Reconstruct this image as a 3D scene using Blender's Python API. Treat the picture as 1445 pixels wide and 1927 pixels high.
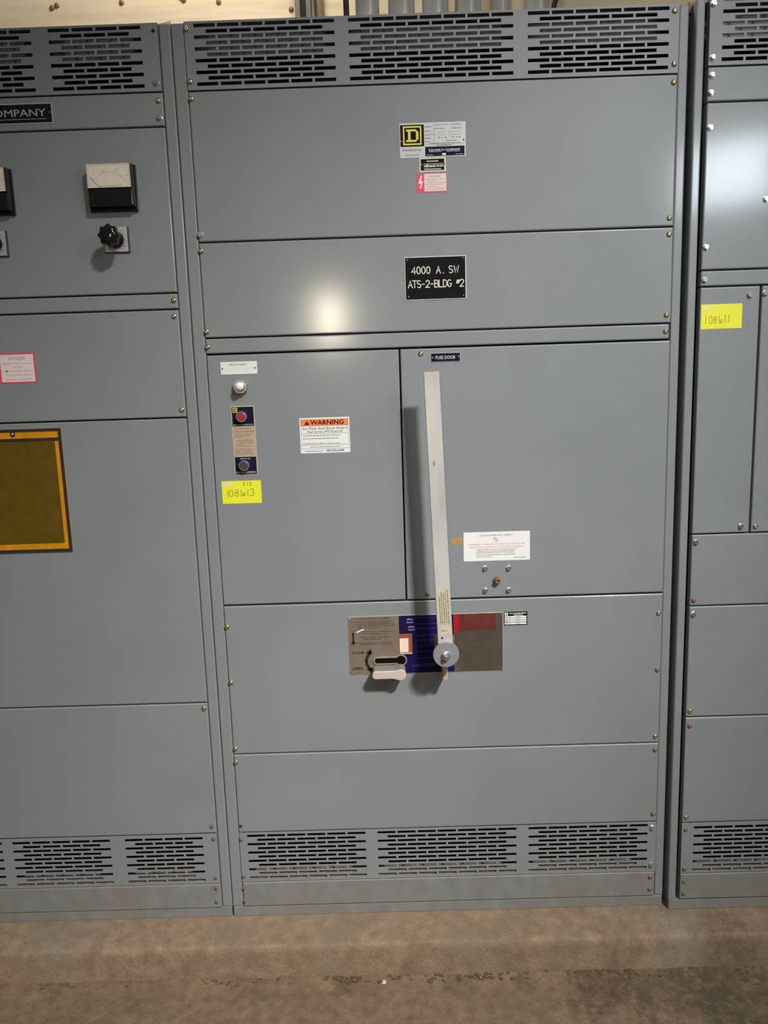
import bpy, math, random
from mathutils import Matrix, Vector, noise

random.seed(7)
for o in list(bpy.data.objects):
    bpy.data.objects.remove(o, do_unlink=True)
C = bpy.context.scene.collection
S = bpy.context.scene
PI = math.pi
# All builders below take millimetres; U converts to metres.
U = 0.001

# ------------------------------------------------------------------ camera
cam_d = bpy.data.cameras.new('camera')
cam = bpy.data.objects.new('camera', cam_d)
C.objects.link(cam)
cam_d.sensor_fit = 'HORIZONTAL'
cam_d.sensor_width = 36.0
cam_d.lens = 36.0 * 1360.0 / 1445.0
cam_d.clip_start = 0.02
cam_d.clip_end = 60
right = Vector((0.99948464, 0.00348887, -0.03191045))
down = Vector((-0.03098781, -0.15460711, -0.98748995))
fwd = Vector((-0.00837881, 0.98796987, -0.15441932))
m = Matrix.Identity(4)
for i in range(3):
    m[i][0] = right[i]
    m[i][1] = -down[i]
    m[i][2] = -fwd[i]
m[0][3], m[1][3], m[2][3] = 0.47901, -1.84341, 1.43327
cam.matrix_world = m
S.camera = cam

# ------------------------------------------------------------------ world, lamps, exposure
w = bpy.data.worlds.new('room_light')
S.world = w
w.use_nodes = True
w.node_tree.nodes['Background'].inputs[0].default_value = (0.97, 0.98, 1.0, 1)
w.node_tree.nodes['Background'].inputs[1].default_value = 0.06

def area(name, loc, target, sx, sy, power, col):
    d = bpy.data.lights.new(name, 'AREA')
    d.shape = 'RECTANGLE'
    d.size, d.size_y = sx, sy
    d.energy = power
    d.color = col
    o = bpy.data.objects.new(name, d)
    C.objects.link(o)
    o.location = loc
    o.rotation_euler = (Vector(target) - Vector(loc)).to_track_quat('-Z', 'Y').to_euler()
    return o

# floodlight under the ceiling, behind and to the right of the photographer
cl = area('ceiling_lamp_or_fill', (2.50, -3.55, 4.70), (0.25, 0.0, 0.32), 0.52, 0.26, 20.5, (1.0, 0.985, 0.95))
cl.data.spread = math.radians(39)
# added weak fill light above the photographer, lifts the lower left
fill_light = area('ceiling_lamp_or_fill', (0.55, -2.1, 3.4), (-0.15, -2.1, 0.0), 0.85, 0.45, 8, (1.0, 0.985, 0.95))
fill_light.data.spread = math.radians(108)
# next fixture of the row, further right and hung lower
area('side_lamp', (2.137, -1.843, 2.44), (1.3, 0.0, 1.7), 0.38, 0.28, 11, (0.84, 0.93, 1.0))
# warm bulb at the far side of the room, behind the photographer
area('far_bulb', (-0.055, -5.52, 2.24), (0.33, 0, 1.6), 0.16, 0.42, 29, (1.0, 0.86, 0.66))
# added fill light over the gap behind the cabinets, brightens the wall
area('rear_fill', (0.3, 0.35, 3.55), (0.3, 0.75, 2.6), 1.2, 0.15, 22, (1.0, 0.95, 0.86))

S.view_settings.view_transform = 'Standard'
S.view_settings.look = 'None'
S.view_settings.exposure = 0.0
S.view_settings.gamma = 1.0
S.view_settings.use_curve_mapping = False

# ------------------------------------------------------------------ materials
MATS = {}
def mat(name, col, rough=0.5, metal=0.0, vary=0.0, vscale=30.0, bump=0.0, bscale=300.0,
        col2=None, c2scale=8.0, c2lo=0.5, c2hi=0.62, stretch=(1, 1, 1), spec=0.5, emit=0.0):
    if name in MATS:
        return MATS[name]
    mt = bpy.data.materials.new(name)
    mt.use_nodes = True
    nt = mt.node_tree
    b = nt.nodes['Principled BSDF']
    b.inputs['Base Color'].default_value = (*col, 1)
    b.inputs['Roughness'].default_value = rough
    b.inputs['Metallic'].default_value = metal
    b.inputs['Specular IOR Level'].default_value = spec
    tc = nt.nodes.new('ShaderNodeTexCoord')
    mp = nt.nodes.new('ShaderNodeMapping')
    mp.inputs['Scale'].default_value = stretch
    nt.links.new(tc.outputs['Object'], mp.inputs['Vector'])
    last = None
    if vary > 0:
        n = nt.nodes.new('ShaderNodeTexNoise')
        n.inputs['Scale'].default_value = vscale
        n.inputs['Detail'].default_value = 6
        nt.links.new(mp.outputs[0], n.inputs['Vector'])
        r = nt.nodes.new('ShaderNodeValToRGB')
        r.color_ramp.elements[0].position = 0.3
        r.color_ramp.elements[1].position = 0.7
        r.color_ramp.elements[0].color = (*[max(0, c * (1 - vary)) for c in col], 1)
        r.color_ramp.elements[1].color = (*[min(1, c * (1 + vary)) for c in col], 1)
        nt.links.new(n.outputs['Fac'], r.inputs[0])
        last = r.outputs[0]
    if col2 is not None:
        n = nt.nodes.new('ShaderNodeTexNoise')
        n.inputs['Scale'].default_value = c2scale
        n.inputs['Detail'].default_value = 8
        n.inputs['Roughness'].default_value = 0.65
        nt.links.new(mp.outputs[0], n.inputs['Vector'])
        r = nt.nodes.new('ShaderNodeValToRGB')
        r.color_ramp.elements[0].position = c2lo
        r.color_ramp.elements[1].position = c2hi
        nt.links.new(n.outputs['Fac'], r.inputs[0])
        mx = nt.nodes.new('ShaderNodeMixRGB')
        nt.links.new(r.outputs[0], mx.inputs[0])
        if last is not None:
            nt.links.new(last, mx.inputs[1])
        else:
            mx.inputs[1].default_value = (*col, 1)
        mx.inputs[2].default_value = (*col2, 1)
        last = mx.outputs[0]
    if last is not None:
        nt.links.new(last, b.inputs['Base Color'])
    if bump > 0:
        n = nt.nodes.new('ShaderNodeTexNoise')
        n.inputs['Scale'].default_value = bscale
        n.inputs['Detail'].default_value = 4
        nt.links.new(mp.outputs[0], n.inputs['Vector'])
        bp = nt.nodes.new('ShaderNodeBump')
        bp.inputs['Strength'].default_value = bump
        bp.inputs['Distance'].default_value = 0.002
        nt.links.new(n.outputs['Fac'], bp.inputs['Height'])
        nt.links.new(bp.outputs[0], b.inputs['Normal'])
    if emit > 0:
        b.inputs['Emission Color'].default_value = (*col, 1)
        b.inputs['Emission Strength'].default_value = emit
    MATS[name] = mt
    return mt

PAINT = mat('grey_enamel_paint', (0.220, 0.240, 0.246), 0.5, 0, 0.05, 3.5, 0.05, 420)
PAINT.node_tree.nodes['Principled BSDF'].inputs['Coat Weight'].default_value = 0.6
PAINT.node_tree.nodes['Principled BSDF'].inputs['Coat Roughness'].default_value = 0.145
PAINT_SHADED = mat('grey_paint_shaded', (0.13, 0.135, 0.13), 0.45, 0, 0.1, 20)  # cabinet grey with the interior shade darkened into its colour
PAINT_DUSTY = mat('dusty_grey_paint', (0.20, 0.205, 0.20), 0.6, 0, 0.12, 25, 0.15, 300, (0.205, 0.188, 0.162), 9, 0.47, 0.66)
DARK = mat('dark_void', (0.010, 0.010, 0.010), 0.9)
DUST = mat('brown_dust', (0.22, 0.16, 0.125), 0.9, 0, 0.3, 60)
BRASS = mat('yellow_zinc', (0.60, 0.46, 0.22), 0.28, 0.9, 0.2, 300)
STEEL = mat('bright_zinc', (0.68, 0.68, 0.67), 0.25, 0.9, 0.12, 300)
RUST = mat('rusty_steel', (0.30, 0.15, 0.09), 0.6, 0.5, 0.35, 400)
BLACK = mat('black_phenolic', (0.007, 0.007, 0.008), 0.45, spec=0.08)
GLOSSBLACK = mat('gloss_black_plastic', (0.010, 0.010, 0.011), 0.12)
NAVY = mat('navy_print', (0.009, 0.009, 0.028), 0.45, spec=0.08)
WHITE = mat('white_print', (0.78, 0.78, 0.76), 0.45)
CREAM = mat('cream_engraving', (0.74, 0.70, 0.58), 0.5)
INK = mat('black_ink', (0.008, 0.008, 0.009), 0.5, spec=0.06)
GREYINK = mat('grey_ink', (0.10, 0.10, 0.105), 0.5, spec=0.2)
MARKER = mat('felt_marker', (0.10, 0.095, 0.012), 0.6, spec=0.2)
ALU = mat('aluminium_plate', (0.52, 0.52, 0.51), 0.42, 0.35, 0.05, 40)
YELLOW = mat('yellow_sticker', (0.82, 0.80, 0.03), 0.5, 0, 0.04, 20)
LOGOYEL = mat('yellow_print', (0.72, 0.62, 0.06), 0.45)
PINKRED = mat('red_print', (0.70, 0.07, 0.12), 0.45)
PINKWHITE = mat('pinkish_white', (0.78, 0.66, 0.64), 0.45)
ORANGE = mat('orange_print', (0.86, 0.22, 0.07), 0.45)
TAN = mat('tan_print', (0.46, 0.35, 0.25), 0.45)
GOLD = mat('gold_edge', (0.55, 0.46, 0.33), 0.35, 0.3)
PLATETAN = mat('tan_anodised', (0.215, 0.165, 0.128), 0.45, 0.2, 0.12, 30, spec=0.25)
PLATEBROWN = mat('brown_anodised', (0.095, 0.077, 0.058), 0.45, 0.2, 0.12, 30, spec=0.25)
PLATEBLUE = mat('blue_print', (0.011, 0.008, 0.060), 0.45, spec=0.08)
PLATERED = mat('faded_red_print', (0.125, 0.028, 0.025), 0.45, 0, 0.2, 25, spec=0.2)
BRIGHTRED = mat('red_block_print', (0.40, 0.008, 0.014), 0.45, spec=0.2)
BAR = mat('galvanised_bar', (0.54, 0.53, 0.50), 0.42, 0.25, 0.10, 14, 0.05, 200, (0.43, 0.37, 0.35), 5, 0.45, 0.62, (1, 1, 0.35))
DISC = mat('zinc_disc', (0.28, 0.29, 0.30), 0.45, 0.3, 0.06, 60)
STICK = mat('aged_sticker', (0.50, 0.45, 0.34), 0.6, 0, 0.1, 60)
BROWNINK = mat('brown_ink', (0.10, 0.075, 0.04), 0.6)
LEVER = mat('off_white_plastic', (0.52, 0.44, 0.39), 0.45, 0, 0.06, 60)
LEVERTOP = mat('grey_tan_metal', (0.27, 0.235, 0.20), 0.5, 0.2, 0.1, 60)
REDBTN = mat('red_plastic', (0.33, 0.015, 0.03), 0.3)
DARKBTN = mat('dark_plastic', (0.05, 0.05, 0.045), 0.4)
CHROME = mat('chrome', (0.72, 0.72, 0.72), 0.2, 0.9)
LENS = mat('white_lens', (0.85, 0.83, 0.78), 0.2)
DIAL = mat('meter_dial', (0.72, 0.64, 0.54), 0.5)
FLAG = mat('pale_flag', (0.86, 0.62, 0.52), 0.5)
FLAGBACK = mat('orange_recess', (0.26, 0.07, 0.03), 0.6)
OCHRE = mat('ochre_film', (0.115, 0.068, 0.006), 0.5, 0, 0.12, 40, 0.1, 300, spec=0.2)
VINYL = mat('orange_vinyl', (0.62, 0.26, 0.010), 0.5, 0, 0.1, 60, spec=0.2)
STITCH = mat('black_binding', (0.02, 0.016, 0.016), 0.6)
TAPE = mat('amber_tape', (0.42, 0.24, 0.085), 0.6, 0, 0.15, 90)
REDTEXT = mat('red_ink', (0.62, 0.16, 0.16), 0.5)
REDFIELD = mat('pale_red_print', (0.70, 0.30, 0.28), 0.5)
CONDUIT = mat('galvanised_conduit', (0.72, 0.69, 0.65), 0.28, 0.55, 0.12, 25, 0, 300, None, 8, 0.5, 0.6, (1, 1, 0.1))
STRUT = mat('olive_strut_paint', (0.15, 0.14, 0.105), 0.5, 0.2, 0.1, 20)
BROWNPIPE = mat('brown_pipe', (0.045, 0.03, 0.022), 0.5, 0.2)
LATH = mat('old_wood_lath', (0.22, 0.15, 0.07), 0.8, 0, 0.5, 30, 0.2, 100, None, 8, 0.5, 0.6, (1, 1, 0.1))
CABLE = mat('black_cable', (0.02, 0.02, 0.02), 0.5)
PLY = mat('plywood', (0.72, 0.57, 0.39), 0.75, 0, 0.18, 4.0, 0.15, 60, (0.80, 0.67, 0.49), 3.0, 0.42, 0.66, (0.5, 1, 5.0))
CONCRETE = mat('brown_concrete', (0.176, 0.116, 0.071), 0.9, 0, 0.24, 38, 1.0, 120, (0.135, 0.088, 0.053), 3.2, 0.50, 0.68)
PADCON = mat('pad_concrete', (0.232, 0.160, 0.103), 0.9, 0, 0.22, 30, 0.8, 120, (0.19, 0.14, 0.092), 4.5, 0.52, 0.66)
DIRT = mat('dark_dirt', (0.105, 0.067, 0.038), 0.95, 0, 0.4, 200)
CHIP = mat('white_chip', (0.50, 0.44, 0.36), 0.7)

def grain_and_stain(mt, stains, scale=2.6, amp=0.22):
    """fine sandy grain plus irregular dark stains whose patches are placed by position"""
    nt = mt.node_tree
    b = nt.nodes['Principled BSDF']
    src = b.inputs['Base Color'].links[0].from_socket
    tc = nt.nodes.new('ShaderNodeTexCoord')
    n = nt.nodes.new('ShaderNodeTexNoise')
    n.inputs['Scale'].default_value = 330
    n.inputs['Detail'].default_value = 3
    nt.links.new(tc.outputs['Object'], n.inputs['Vector'])
    r = nt.nodes.new('ShaderNodeMapRange')
    r.inputs[1].default_value, r.inputs[2].default_value = 0.3, 0.7
    r.inputs[3].default_value, r.inputs[4].default_value = 1 - amp, 1 + amp
    nt.links.new(n.outputs['Fac'], r.inputs[0])
    mul = nt.nodes.new('ShaderNodeVectorMath')
    mul.operation = 'SCALE'
    nt.links.new(src, mul.inputs[0])
    nt.links.new(r.outputs[0], mul.inputs['Scale'])
    out = mul.outputs[0]
    nz = nt.nodes.new('ShaderNodeTexNoise')
    nz.inputs['Scale'].default_value = 9
    nz.inputs['Detail'].default_value = 7
    nz.inputs['Roughness'].default_value = 0.72
    nt.links.new(tc.outputs['Object'], nz.inputs['Vector'])
    nf = nt.nodes.new('ShaderNodeTexNoise')
    nf.inputs['Scale'].default_value = 45
    nf.inputs['Detail'].default_value = 8
    nf.inputs['Roughness'].default_value = 0.7
    nt.links.new(tc.outputs['Object'], nf.inputs['Vector'])
    fr = nt.nodes.new('ShaderNodeMapRange')
    fr.inputs[1].default_value, fr.inputs[2].default_value = 0.36, 0.60
    nt.links.new(nf.outputs['Fac'], fr.inputs[0])
    for (x, y, rad, col, strength) in stains:
        d = nt.nodes.new('ShaderNodeVectorMath')
        d.operation = 'DISTANCE'
        sep = nt.nodes.new('ShaderNodeMapping')
        sep.inputs['Scale'].default_value = (1, 1, 0)
        nt.links.new(tc.outputs['Object'], sep.inputs['Vector'])
        nt.links.new(sep.outputs[0], d.inputs[0])
        d.inputs[1].default_value = (x, y, 0)
        m1 = nt.nodes.new('ShaderNodeMath')
        m1.operation = 'MULTIPLY_ADD'
        nt.links.new(nz.outputs['Fac'], m1.inputs[0])
        m1.inputs[1].default_value = rad * 3.4
        m1.inputs[2].default_value = -rad * 1.7
        m2 = nt.nodes.new('ShaderNodeMath')
        m2.operation = 'ADD'
        nt.links.new(d.outputs['Value'], m2.inputs[0])
        nt.links.new(m1.outputs[0], m2.inputs[1])
        mr = nt.nodes.new('ShaderNodeMapRange')
        mr.inputs[1].default_value, mr.inputs[2].default_value = rad, rad * 0.6
        mr.inputs[3].default_value, mr.inputs[4].default_value = 0.0, strength
        nt.links.new(m2.outputs[0], mr.inputs[0])
        mx = nt.nodes.new('ShaderNodeMixRGB')
        mm = nt.nodes.new('ShaderNodeMath')
        mm.operation = 'MULTIPLY'
        nt.links.new(mr.outputs[0], mm.inputs[0])
        nt.links.new(fr.outputs[0], mm.inputs[1])
        nt.links.new(mm.outputs[0], mx.inputs[0])
        nt.links.new(out, mx.inputs[1])
        mx.inputs[2].default_value = (*col, 1)
        out = mx.outputs[0]
    nt.links.new(out, b.inputs['Base Color'])
grain_and_stain(PAINT, [], amp=0.07)
grain_and_stain(CONCRETE, [(0.05, -0.13, 0.06, (0.085, 0.055, 0.03), .6), (0.31, -0.125, 0.05, (0.07, 0.045, 0.025), .7), (0.62, -0.13, 0.06, (0.085, 0.055, 0.03), .6), (0.80, -0.13, 0.05, (0.085, 0.055, 0.03), .6), (-0.45, -0.125, 0.06, (0.085, 0.055, 0.03), .6), (0.98, -0.17, 0.13, (0.07, 0.042, 0.022), 0.85), (1.28, -0.19, 0.22, (0.07, 0.046, 0.026), 0.85), (1.30, -0.24, 0.13, (0.062, 0.058, 0.030), 0.8), (1.12, -0.21, 0.07, (0.10, 0.075, 0.06), 0.6), (0.2, -0.15, 0.12, (0.12, 0.078, 0.045), 0.5), (-0.3, -0.14, 0.16, (0.12, 0.078, 0.045), 0.45)])
grain_and_stain(PADCON, [(1.22, -0.09, 0.09, (0.24, 0.215, 0.18), 0.7), (1.05, -0.122, 0.06, (0.13, 0.09, 0.05), 0.5), (0.75, -0.122, 0.05, (0.13, 0.09, 0.05), 0.45), (0.5, -0.122, 0.04, (0.13, 0.09, 0.05), 0.45), (0.2, -0.122, 0.05, (0.13, 0.09, 0.05), 0.4), (-0.45, -0.02, 0.12, (0.17, 0.16, 0.12), 0.6), (1.35, -0.115, 0.10, (0.10, 0.068, 0.04), 0.6)])

# ------------------------------------------------------------------ mesh helpers (mm)
class MB:
    def __init__(self):
        self.v, self.f = [], []
    def add(self, vs, fs):
        n = len(self.v)
        self.v += [tuple(v) for v in vs]
        self.f += [tuple(i + n for i in f) for f in fs]
        return self
    def box(self, x0, x1, y0, y1, z0, z1):
        return self.add([(x0, y0, z0), (x1, y0, z0), (x1, y1, z0), (x0, y1, z0),
                         (x0, y0, z1), (x1, y0, z1), (x1, y1, z1), (x0, y1, z1)],
                        [(0, 3, 2, 1), (4, 5, 6, 7), (0, 1, 5, 4), (1, 2, 6, 5), (2, 3, 7, 6), (3, 0, 4, 7)])
    def rings(self, rs, cap0=True, cap1=True):
        n = len(rs[0])
        vs = [p for r in rs for p in r]
        fs = []
        for k in range(len(rs) - 1):
            for i in range(n):
                j = (i + 1) % n
                fs.append((k * n + i, k * n + j, (k + 1) * n + j, (k + 1) * n + i))
        if cap0:
            fs.append(tuple(range(n - 1, -1, -1)))
        if cap1:
            fs.append(tuple((len(rs) - 1) * n + i for i in range(n)))
        return self.add(vs, fs)
    def outline(self, pts, prof):
        """pts: closed outline [(x,z)] anticlockwise seen from the front; prof: [(y, inset)] back to front"""
        n = len(pts)
        def inset(d):
            if abs(d) < 1e-6:
                return pts
            out = []
            for i in range(n):
                a, b, c = Vector(pts[i - 1]), Vector(pts[i]), Vector(pts[(i + 1) % n])
                e1, e2 = (b - a).normalized(), (c - b).normalized()
                n1, n2 = Vector((-e1.y, e1.x)), Vector((-e2.y, e2.x))
                q = n1 + n2
                q = q / max(0.3, 1 + n1.dot(n2))
                out.append((b.x + q.x * d, b.y + q.y * d))
            return out
        rs = [[(x, y, z) for x, z in inset(d)] for y, d in prof]
        return self.rings(rs)
    def pan(self, x0, x1, z0, z1, yf, yb, r=2.5):
        pts = [(x0, z0), (x1, z0), (x1, z1), (x0, z1)]
        return self.outline(pts, [(yb, 0), (yf + r, 0), (yf + r * .617, r * .076), (yf + r * .293, r * .293), (yf + r * .076, r * .617), (yf, r)])
    def cyl(self, x, z, prof, n=20, rot=0.0):
        """turned part along y; prof [(y, radius)] back to front"""
        rs = [[(x + r * math.cos(rot + 2 * PI * i / n), y, z + r * math.sin(rot + 2 * PI * i / n)) for i in range(n)] for y, r in prof]
        return self.rings(rs)
    def flat(self, pts, y, t=0.25):
        return self.outline(pts, [(y + t, 0), (y, 0)])
    def rect(self, x0, x1, z0, z1, y, t=0.25):
        return self.flat([(x0, z0), (x1, z0), (x1, z1), (x0, z1)], y, t)
    def ribbon(self, pts, wd, y, t=0.2):
        """flat stroke of constant width along a polyline, mitred at the bends"""
        P = [Vector(p) for i, p in enumerate(pts) if i == 0 or (Vector(p) - Vector(pts[i - 1])).length > 1e-4]
        n = len(P)
        L, R = [], []
        for i in range(n):
            d0 = (P[i] - P[i - 1]).normalized() if i > 0 else None
            d1 = (P[i + 1] - P[i]).normalized() if i < n - 1 else None
            closed = (P[0] - P[-1]).length < 1e-3
            if d0 is None:
                d0 = (P[0] - P[-2]).normalized() if closed else d1
            if d1 is None:
                d1 = (P[1] - P[0]).normalized() if closed else d0
            n0, n1 = Vector((-d0.y, d0.x)), Vector((-d1.y, d1.x))
            q = (n0 + n1) / max(0.35, 1 + n0.dot(n1)) * wd / 2
            e = Vector((0, 0))
            if not closed and i == 0:
                e = -d1 * wd * .4
            if not closed and i == n - 1:
                e = d0 * wd * .4
            L.append(P[i] + q + e)
            R.append(P[i] - q + e)
        vs = [(p.x, y, p.y) for p in L] + [(p.x, y, p.y) for p in R]
        fs = [(n + i, n + i + 1, i + 1, i) for i in range(n - 1)]
        return self.add(vs, fs)
    def tube(self, path, r, n=12):
        rs = []
        for i, p in enumerate(path):
            a = Vector(path[max(0, i - 1)]); b = Vector(path[min(len(path) - 1, i + 1)])
            d = (b - a).normalized()
            u = d.orthogonal().normalized()
            if rs:
                u = (pu - d * pu.dot(d)).normalized()
            pu = u
            v = d.cross(u)
            rs.append([tuple(Vector(p) + (u * math.cos(2 * PI * k / n) + v * math.sin(2 * PI * k / n)) * r) for k in range(n)])
        return self.rings(rs)
    def mesh(self, name, material, smooth=False):
        me = bpy.data.meshes.new(name)
        me.from_pydata([(x * U, y * U, z * U) for x, y, z in self.v], [], self.f)
        me.materials.append(material)
        if smooth:
            for p in me.polygons:
                p.use_smooth = True
        me.update()
        return me
    def build(self, name, material, parent=None, label=None, smooth=False):
        return link(name, self.mesh(name, material, smooth), parent, label)

def link(name, me, parent=None, label=None, loc=(0, 0, 0), rot=0.0):
    o = bpy.data.objects.new(name, me)
    C.objects.link(o)
    o.location = [c * U for c in loc]
    if rot:
        o.rotation_euler = (0, rot, 0)
    if parent is not None:
        o.parent = parent
        if parent.type == 'EMPTY':
            o.matrix_parent_inverse = Matrix.Translation(parent.location).inverted()
    if label:
        o['label'] = label
    return o

def thing(name, label, cat, loc, group=None):
    o = bpy.data.objects.new(name, None)
    C.objects.link(o)
    o.location = [c * U for c in loc]
    o.empty_display_size = 0.1
    o['label'] = label
    o['category'] = cat
    if group:
        o['group'] = group
    return o

def tag(o, label, cat, group=None):
    o['label'] = label
    o['category'] = cat
    if group:
        o['group'] = group
    return o

# ------------------------------------------------------------------ lettering
def text_geo(mb, s, x, z, h, y, align='L', width=None, t=0.2, bold=0.0, vertical=False):
    """Blender's own font; cap height h (mm); baseline z; optional width to squeeze to"""
    cu = bpy.data.curves.new('lettering', 'FONT')
    cu.body = s
    cu.size = 1.0
    cu.resolution_u = 2
    cu.offset = bold
    ob = bpy.data.objects.new('lettering', cu)
    C.objects.link(ob)
    dg = bpy.context.evaluated_depsgraph_get()
    me = bpy.data.meshes.new_from_object(ob.evaluated_get(dg))
    vs = [(v.co.x, v.co.y) for v in me.vertices]
    fs = [tuple(p.vertices) for p in me.polygons]
    bpy.data.objects.remove(ob, do_unlink=True)
    bpy.data.curves.remove(cu)
    bpy.data.meshes.remove(me)
    if not vs:
        return mb
    x0, x1 = min(v[0] for v in vs), max(v[0] for v in vs)
    cap = 0.729 if s.upper() == s else 0.729
    k = h / cap
    kx = width / (x1 - x0) if width else k
    wd = (x1 - x0) * kx
    ox = {'L': 0, 'C': -wd / 2, 'R': -wd}[align]
    if vertical:      # reads upwards
        out = [(x - a[1] * k, y, z + (a[0] - x0) * kx) for a in vs]
    else:
        out = [(x + ox + (a[0] - x0) * kx, y, z + a[1] * k) for a in vs]
    return mb.add(out, fs)

def words(mb, x0, x1, z, h, y, rnd, fill=1.0, wmin=2.5, wmax=7.0, gap=1.1):
    """a line of print too small to read: rows of letter-sized ticks"""
    x = x0
    end = x0 + (x1 - x0) * fill
    h = h * 1.25
    while x < end - 1:
        l = min(x + rnd.uniform(wmin, wmax), end)
        while x < l:
            lw = h * rnd.uniform(.32, .62)
            hh = h * rnd.choice((.68, .72, .75, 1.0))
            mb.add([(x, y, z), (x + lw, y, z), (x + lw, y, z + hh), (x, y, z + hh)], [(0, 1, 2, 3)])
            x += lw + h * .16
        x += gap * rnd.uniform(.6, 1.1)
    return mb

def arc(cx, cz, rx, rz, a0, a1, n=9):
    return [(cx + rx * math.cos(math.radians(a0 + (a1 - a0) * i / (n - 1))), cz + rz * math.sin(math.radians(a0 + (a1 - a0) * i / (n - 1)))) for i in range(n)]

GL = {
    '0': [arc(.3, .5, .26, .5, 90, 450, 17)],
    '1': [[(.3, 0), (.32, 1)]],
    '2': [arc(.3, .72, .26, .28, 165, -35, 9) + [(.04, 0), (.58, 0)]],
    '3': [arc(.28, .74, .26, .26, 150, -90, 9) + arc(.28, .24, .3, .24, 90, -150, 9)],
    '4': [[(.44, 0), (.44, 1), (.02, .3), (.6, .3)]],
    '6': [[(.12, 1), (.03, .6)] + arc(.30, .27, .27, .27, 150, 390, 11) + arc(.42, .27, .13, .22, 60, 250, 7)],
    '8': [arc(.3, .74, .2, .25, 270, 630, 13), arc(.3, .25, .26, .25, 90, 450, 13)],
    'A': [[(0, 0), (.3, 1), (.6, 0)], [(.12, .36), (.48, .36)]],
    'B': [[(.05, 0), (.05, 1), (.32, 1)] + arc(.32, .76, .22, .24, 90, -90, 7) + arc(.32, .26, .27, .26, 90, -90, 7) + [(.05, 0)], [(.05, .52), (.32, .52)]],
    'D': [[(.05, 0), (.05, 1), (.25, 1)] + arc(.25, .5, .33, .5, 90, -90, 11) + [(.05, 0)]],
    'G': [arc(.32, .5, .28, .5, 50, 330, 13) + [(.58, .45), (.36, .45)]],
    'L': [[(.07, 1), (.07, 0), (.55, 0)]],
    'S': [arc(.3, .75, .25, .25, 40, 270, 9) + arc(.3, .25, .27, .25, 90, -140, 9)],
    'T': [[(0, 1), (.6, 1)], [(.3, 1), (.3, 0)]],
    'W': [[(0, 1), (.16, 0), (.33, .8), (.5, 0), (.66, 1)]],
    '-': [[(.12, .47), (.48, .47)]],
    '.': [[(.18, 0), (.22, .05)]],
    '#': [[(.1, .45), (.2, .95)], [(.3, .45), (.4, .95)], [(.02, .6), (.42, .62)], [(.06, .8), (.46, .82)]],
    '|': [[(.2, -.05), (.22, 1.05)]],
    ' ': [],
}
def strokes(mb, s, x, z, h, wd, y, adv=0.82, slant=0.0, kx=1.0, jit=None):
    for ch in s:
        dz = jit.uniform(-.06, .06) * h if jit else 0
        sc = jit.uniform(.9, 1.08) if jit else 1
        for q, pl in enumerate(GL[ch]):
            mb.ribbon([(x + (px * kx + slant * pz) * h * sc, z + dz + pz * h * sc) for px, pz in pl], wd, y - .05 * q)
        a = adv * .55 if ch in '1.|' and jit else adv
        x += a * h * kx
    return mb

# ------------------------------------------------------------------ bolts (shared meshes)
def bolt_mesh(name, material):
    b = MB()
    b.cyl(0, 0, [(0, 7.6), (-1.1, 7.6), (-1.5, 7.0)], 14)
    b.cyl(0, 0, [(-1.3, 6.3), (-4.6, 6.3), (-6.0, 5.2), (-6.0, 2.4), (-5.2, 1.7)], 6, PI / 6)
    return b.mesh(name, material)
def screw_mesh(name, material, k=1.0):
    b = MB()
    b.cyl(0, 0, [(y * k, r * k) for y, r in ((0, 6.4), (-1.2, 6.6), (-3.2, 5.4), (-4.4, 3.2), (-4.4, 1.9), (-3.4, 1.4))], 12)
    return b.mesh(name, material, True)
BM = {'b': screw_mesh('brass_bolt', BRASS), 's': bolt_mesh('zinc_bolt', STEEL), 'r': screw_mesh('rusty_bolt', RUST),
      'p': screw_mesh('painted_bolt', mat('dirty_bolt', (0.15, 0.135, 0.11), .6, .3, .3, 300), .8)}
hole = MB().cyl(0, 0, [(0, 4.2), (-0.3, 4.2)], 12).mesh('bolt_hole', DARK)
rb = random.Random(3)
def bolt(parent, x, z, kind, y=-3.0):
    if kind == 'h':
        return link('bolt_hole', hole, parent, None, (x, y, z))
    return link('bolt', BM[kind], parent, None, (x, y, z), rb.uniform(0, 1.0))
def bolts(parent, items, y=-3.0):
    for x, z, k in items:
        bolt(parent, x, z, k, y)

# ------------------------------------------------------------------ room shell
def noise_grid(xs, prof, amp, name, material, seed):
    """sweep a (y,z) profile along x with roughness; mm"""
    vs, fs = [], []
    for x in xs:
        for (y, z, a) in prof:
            p = Vector((x * .004 + seed, y * .006, z * .006))
            q = Vector((x * .02 + seed, y * .03, z * .03))
            d = noise.noise(p) * 1.0 + noise.noise(q) * .55 + noise.noise(q * 3.1) * .3
            vs.append((x, y - abs(a) * d * amp * .6, z + a * d * amp))
    n = len(prof)
    for i in range(len(xs) - 1):
        for j in range(n - 1):
            fs.append((i * n + j, i * n + j + 1, (i + 1) * n + j + 1, (i + 1) * n + j))
    b = MB().add(vs, fs)
    return b.build(name, material, None, None, True)

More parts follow.
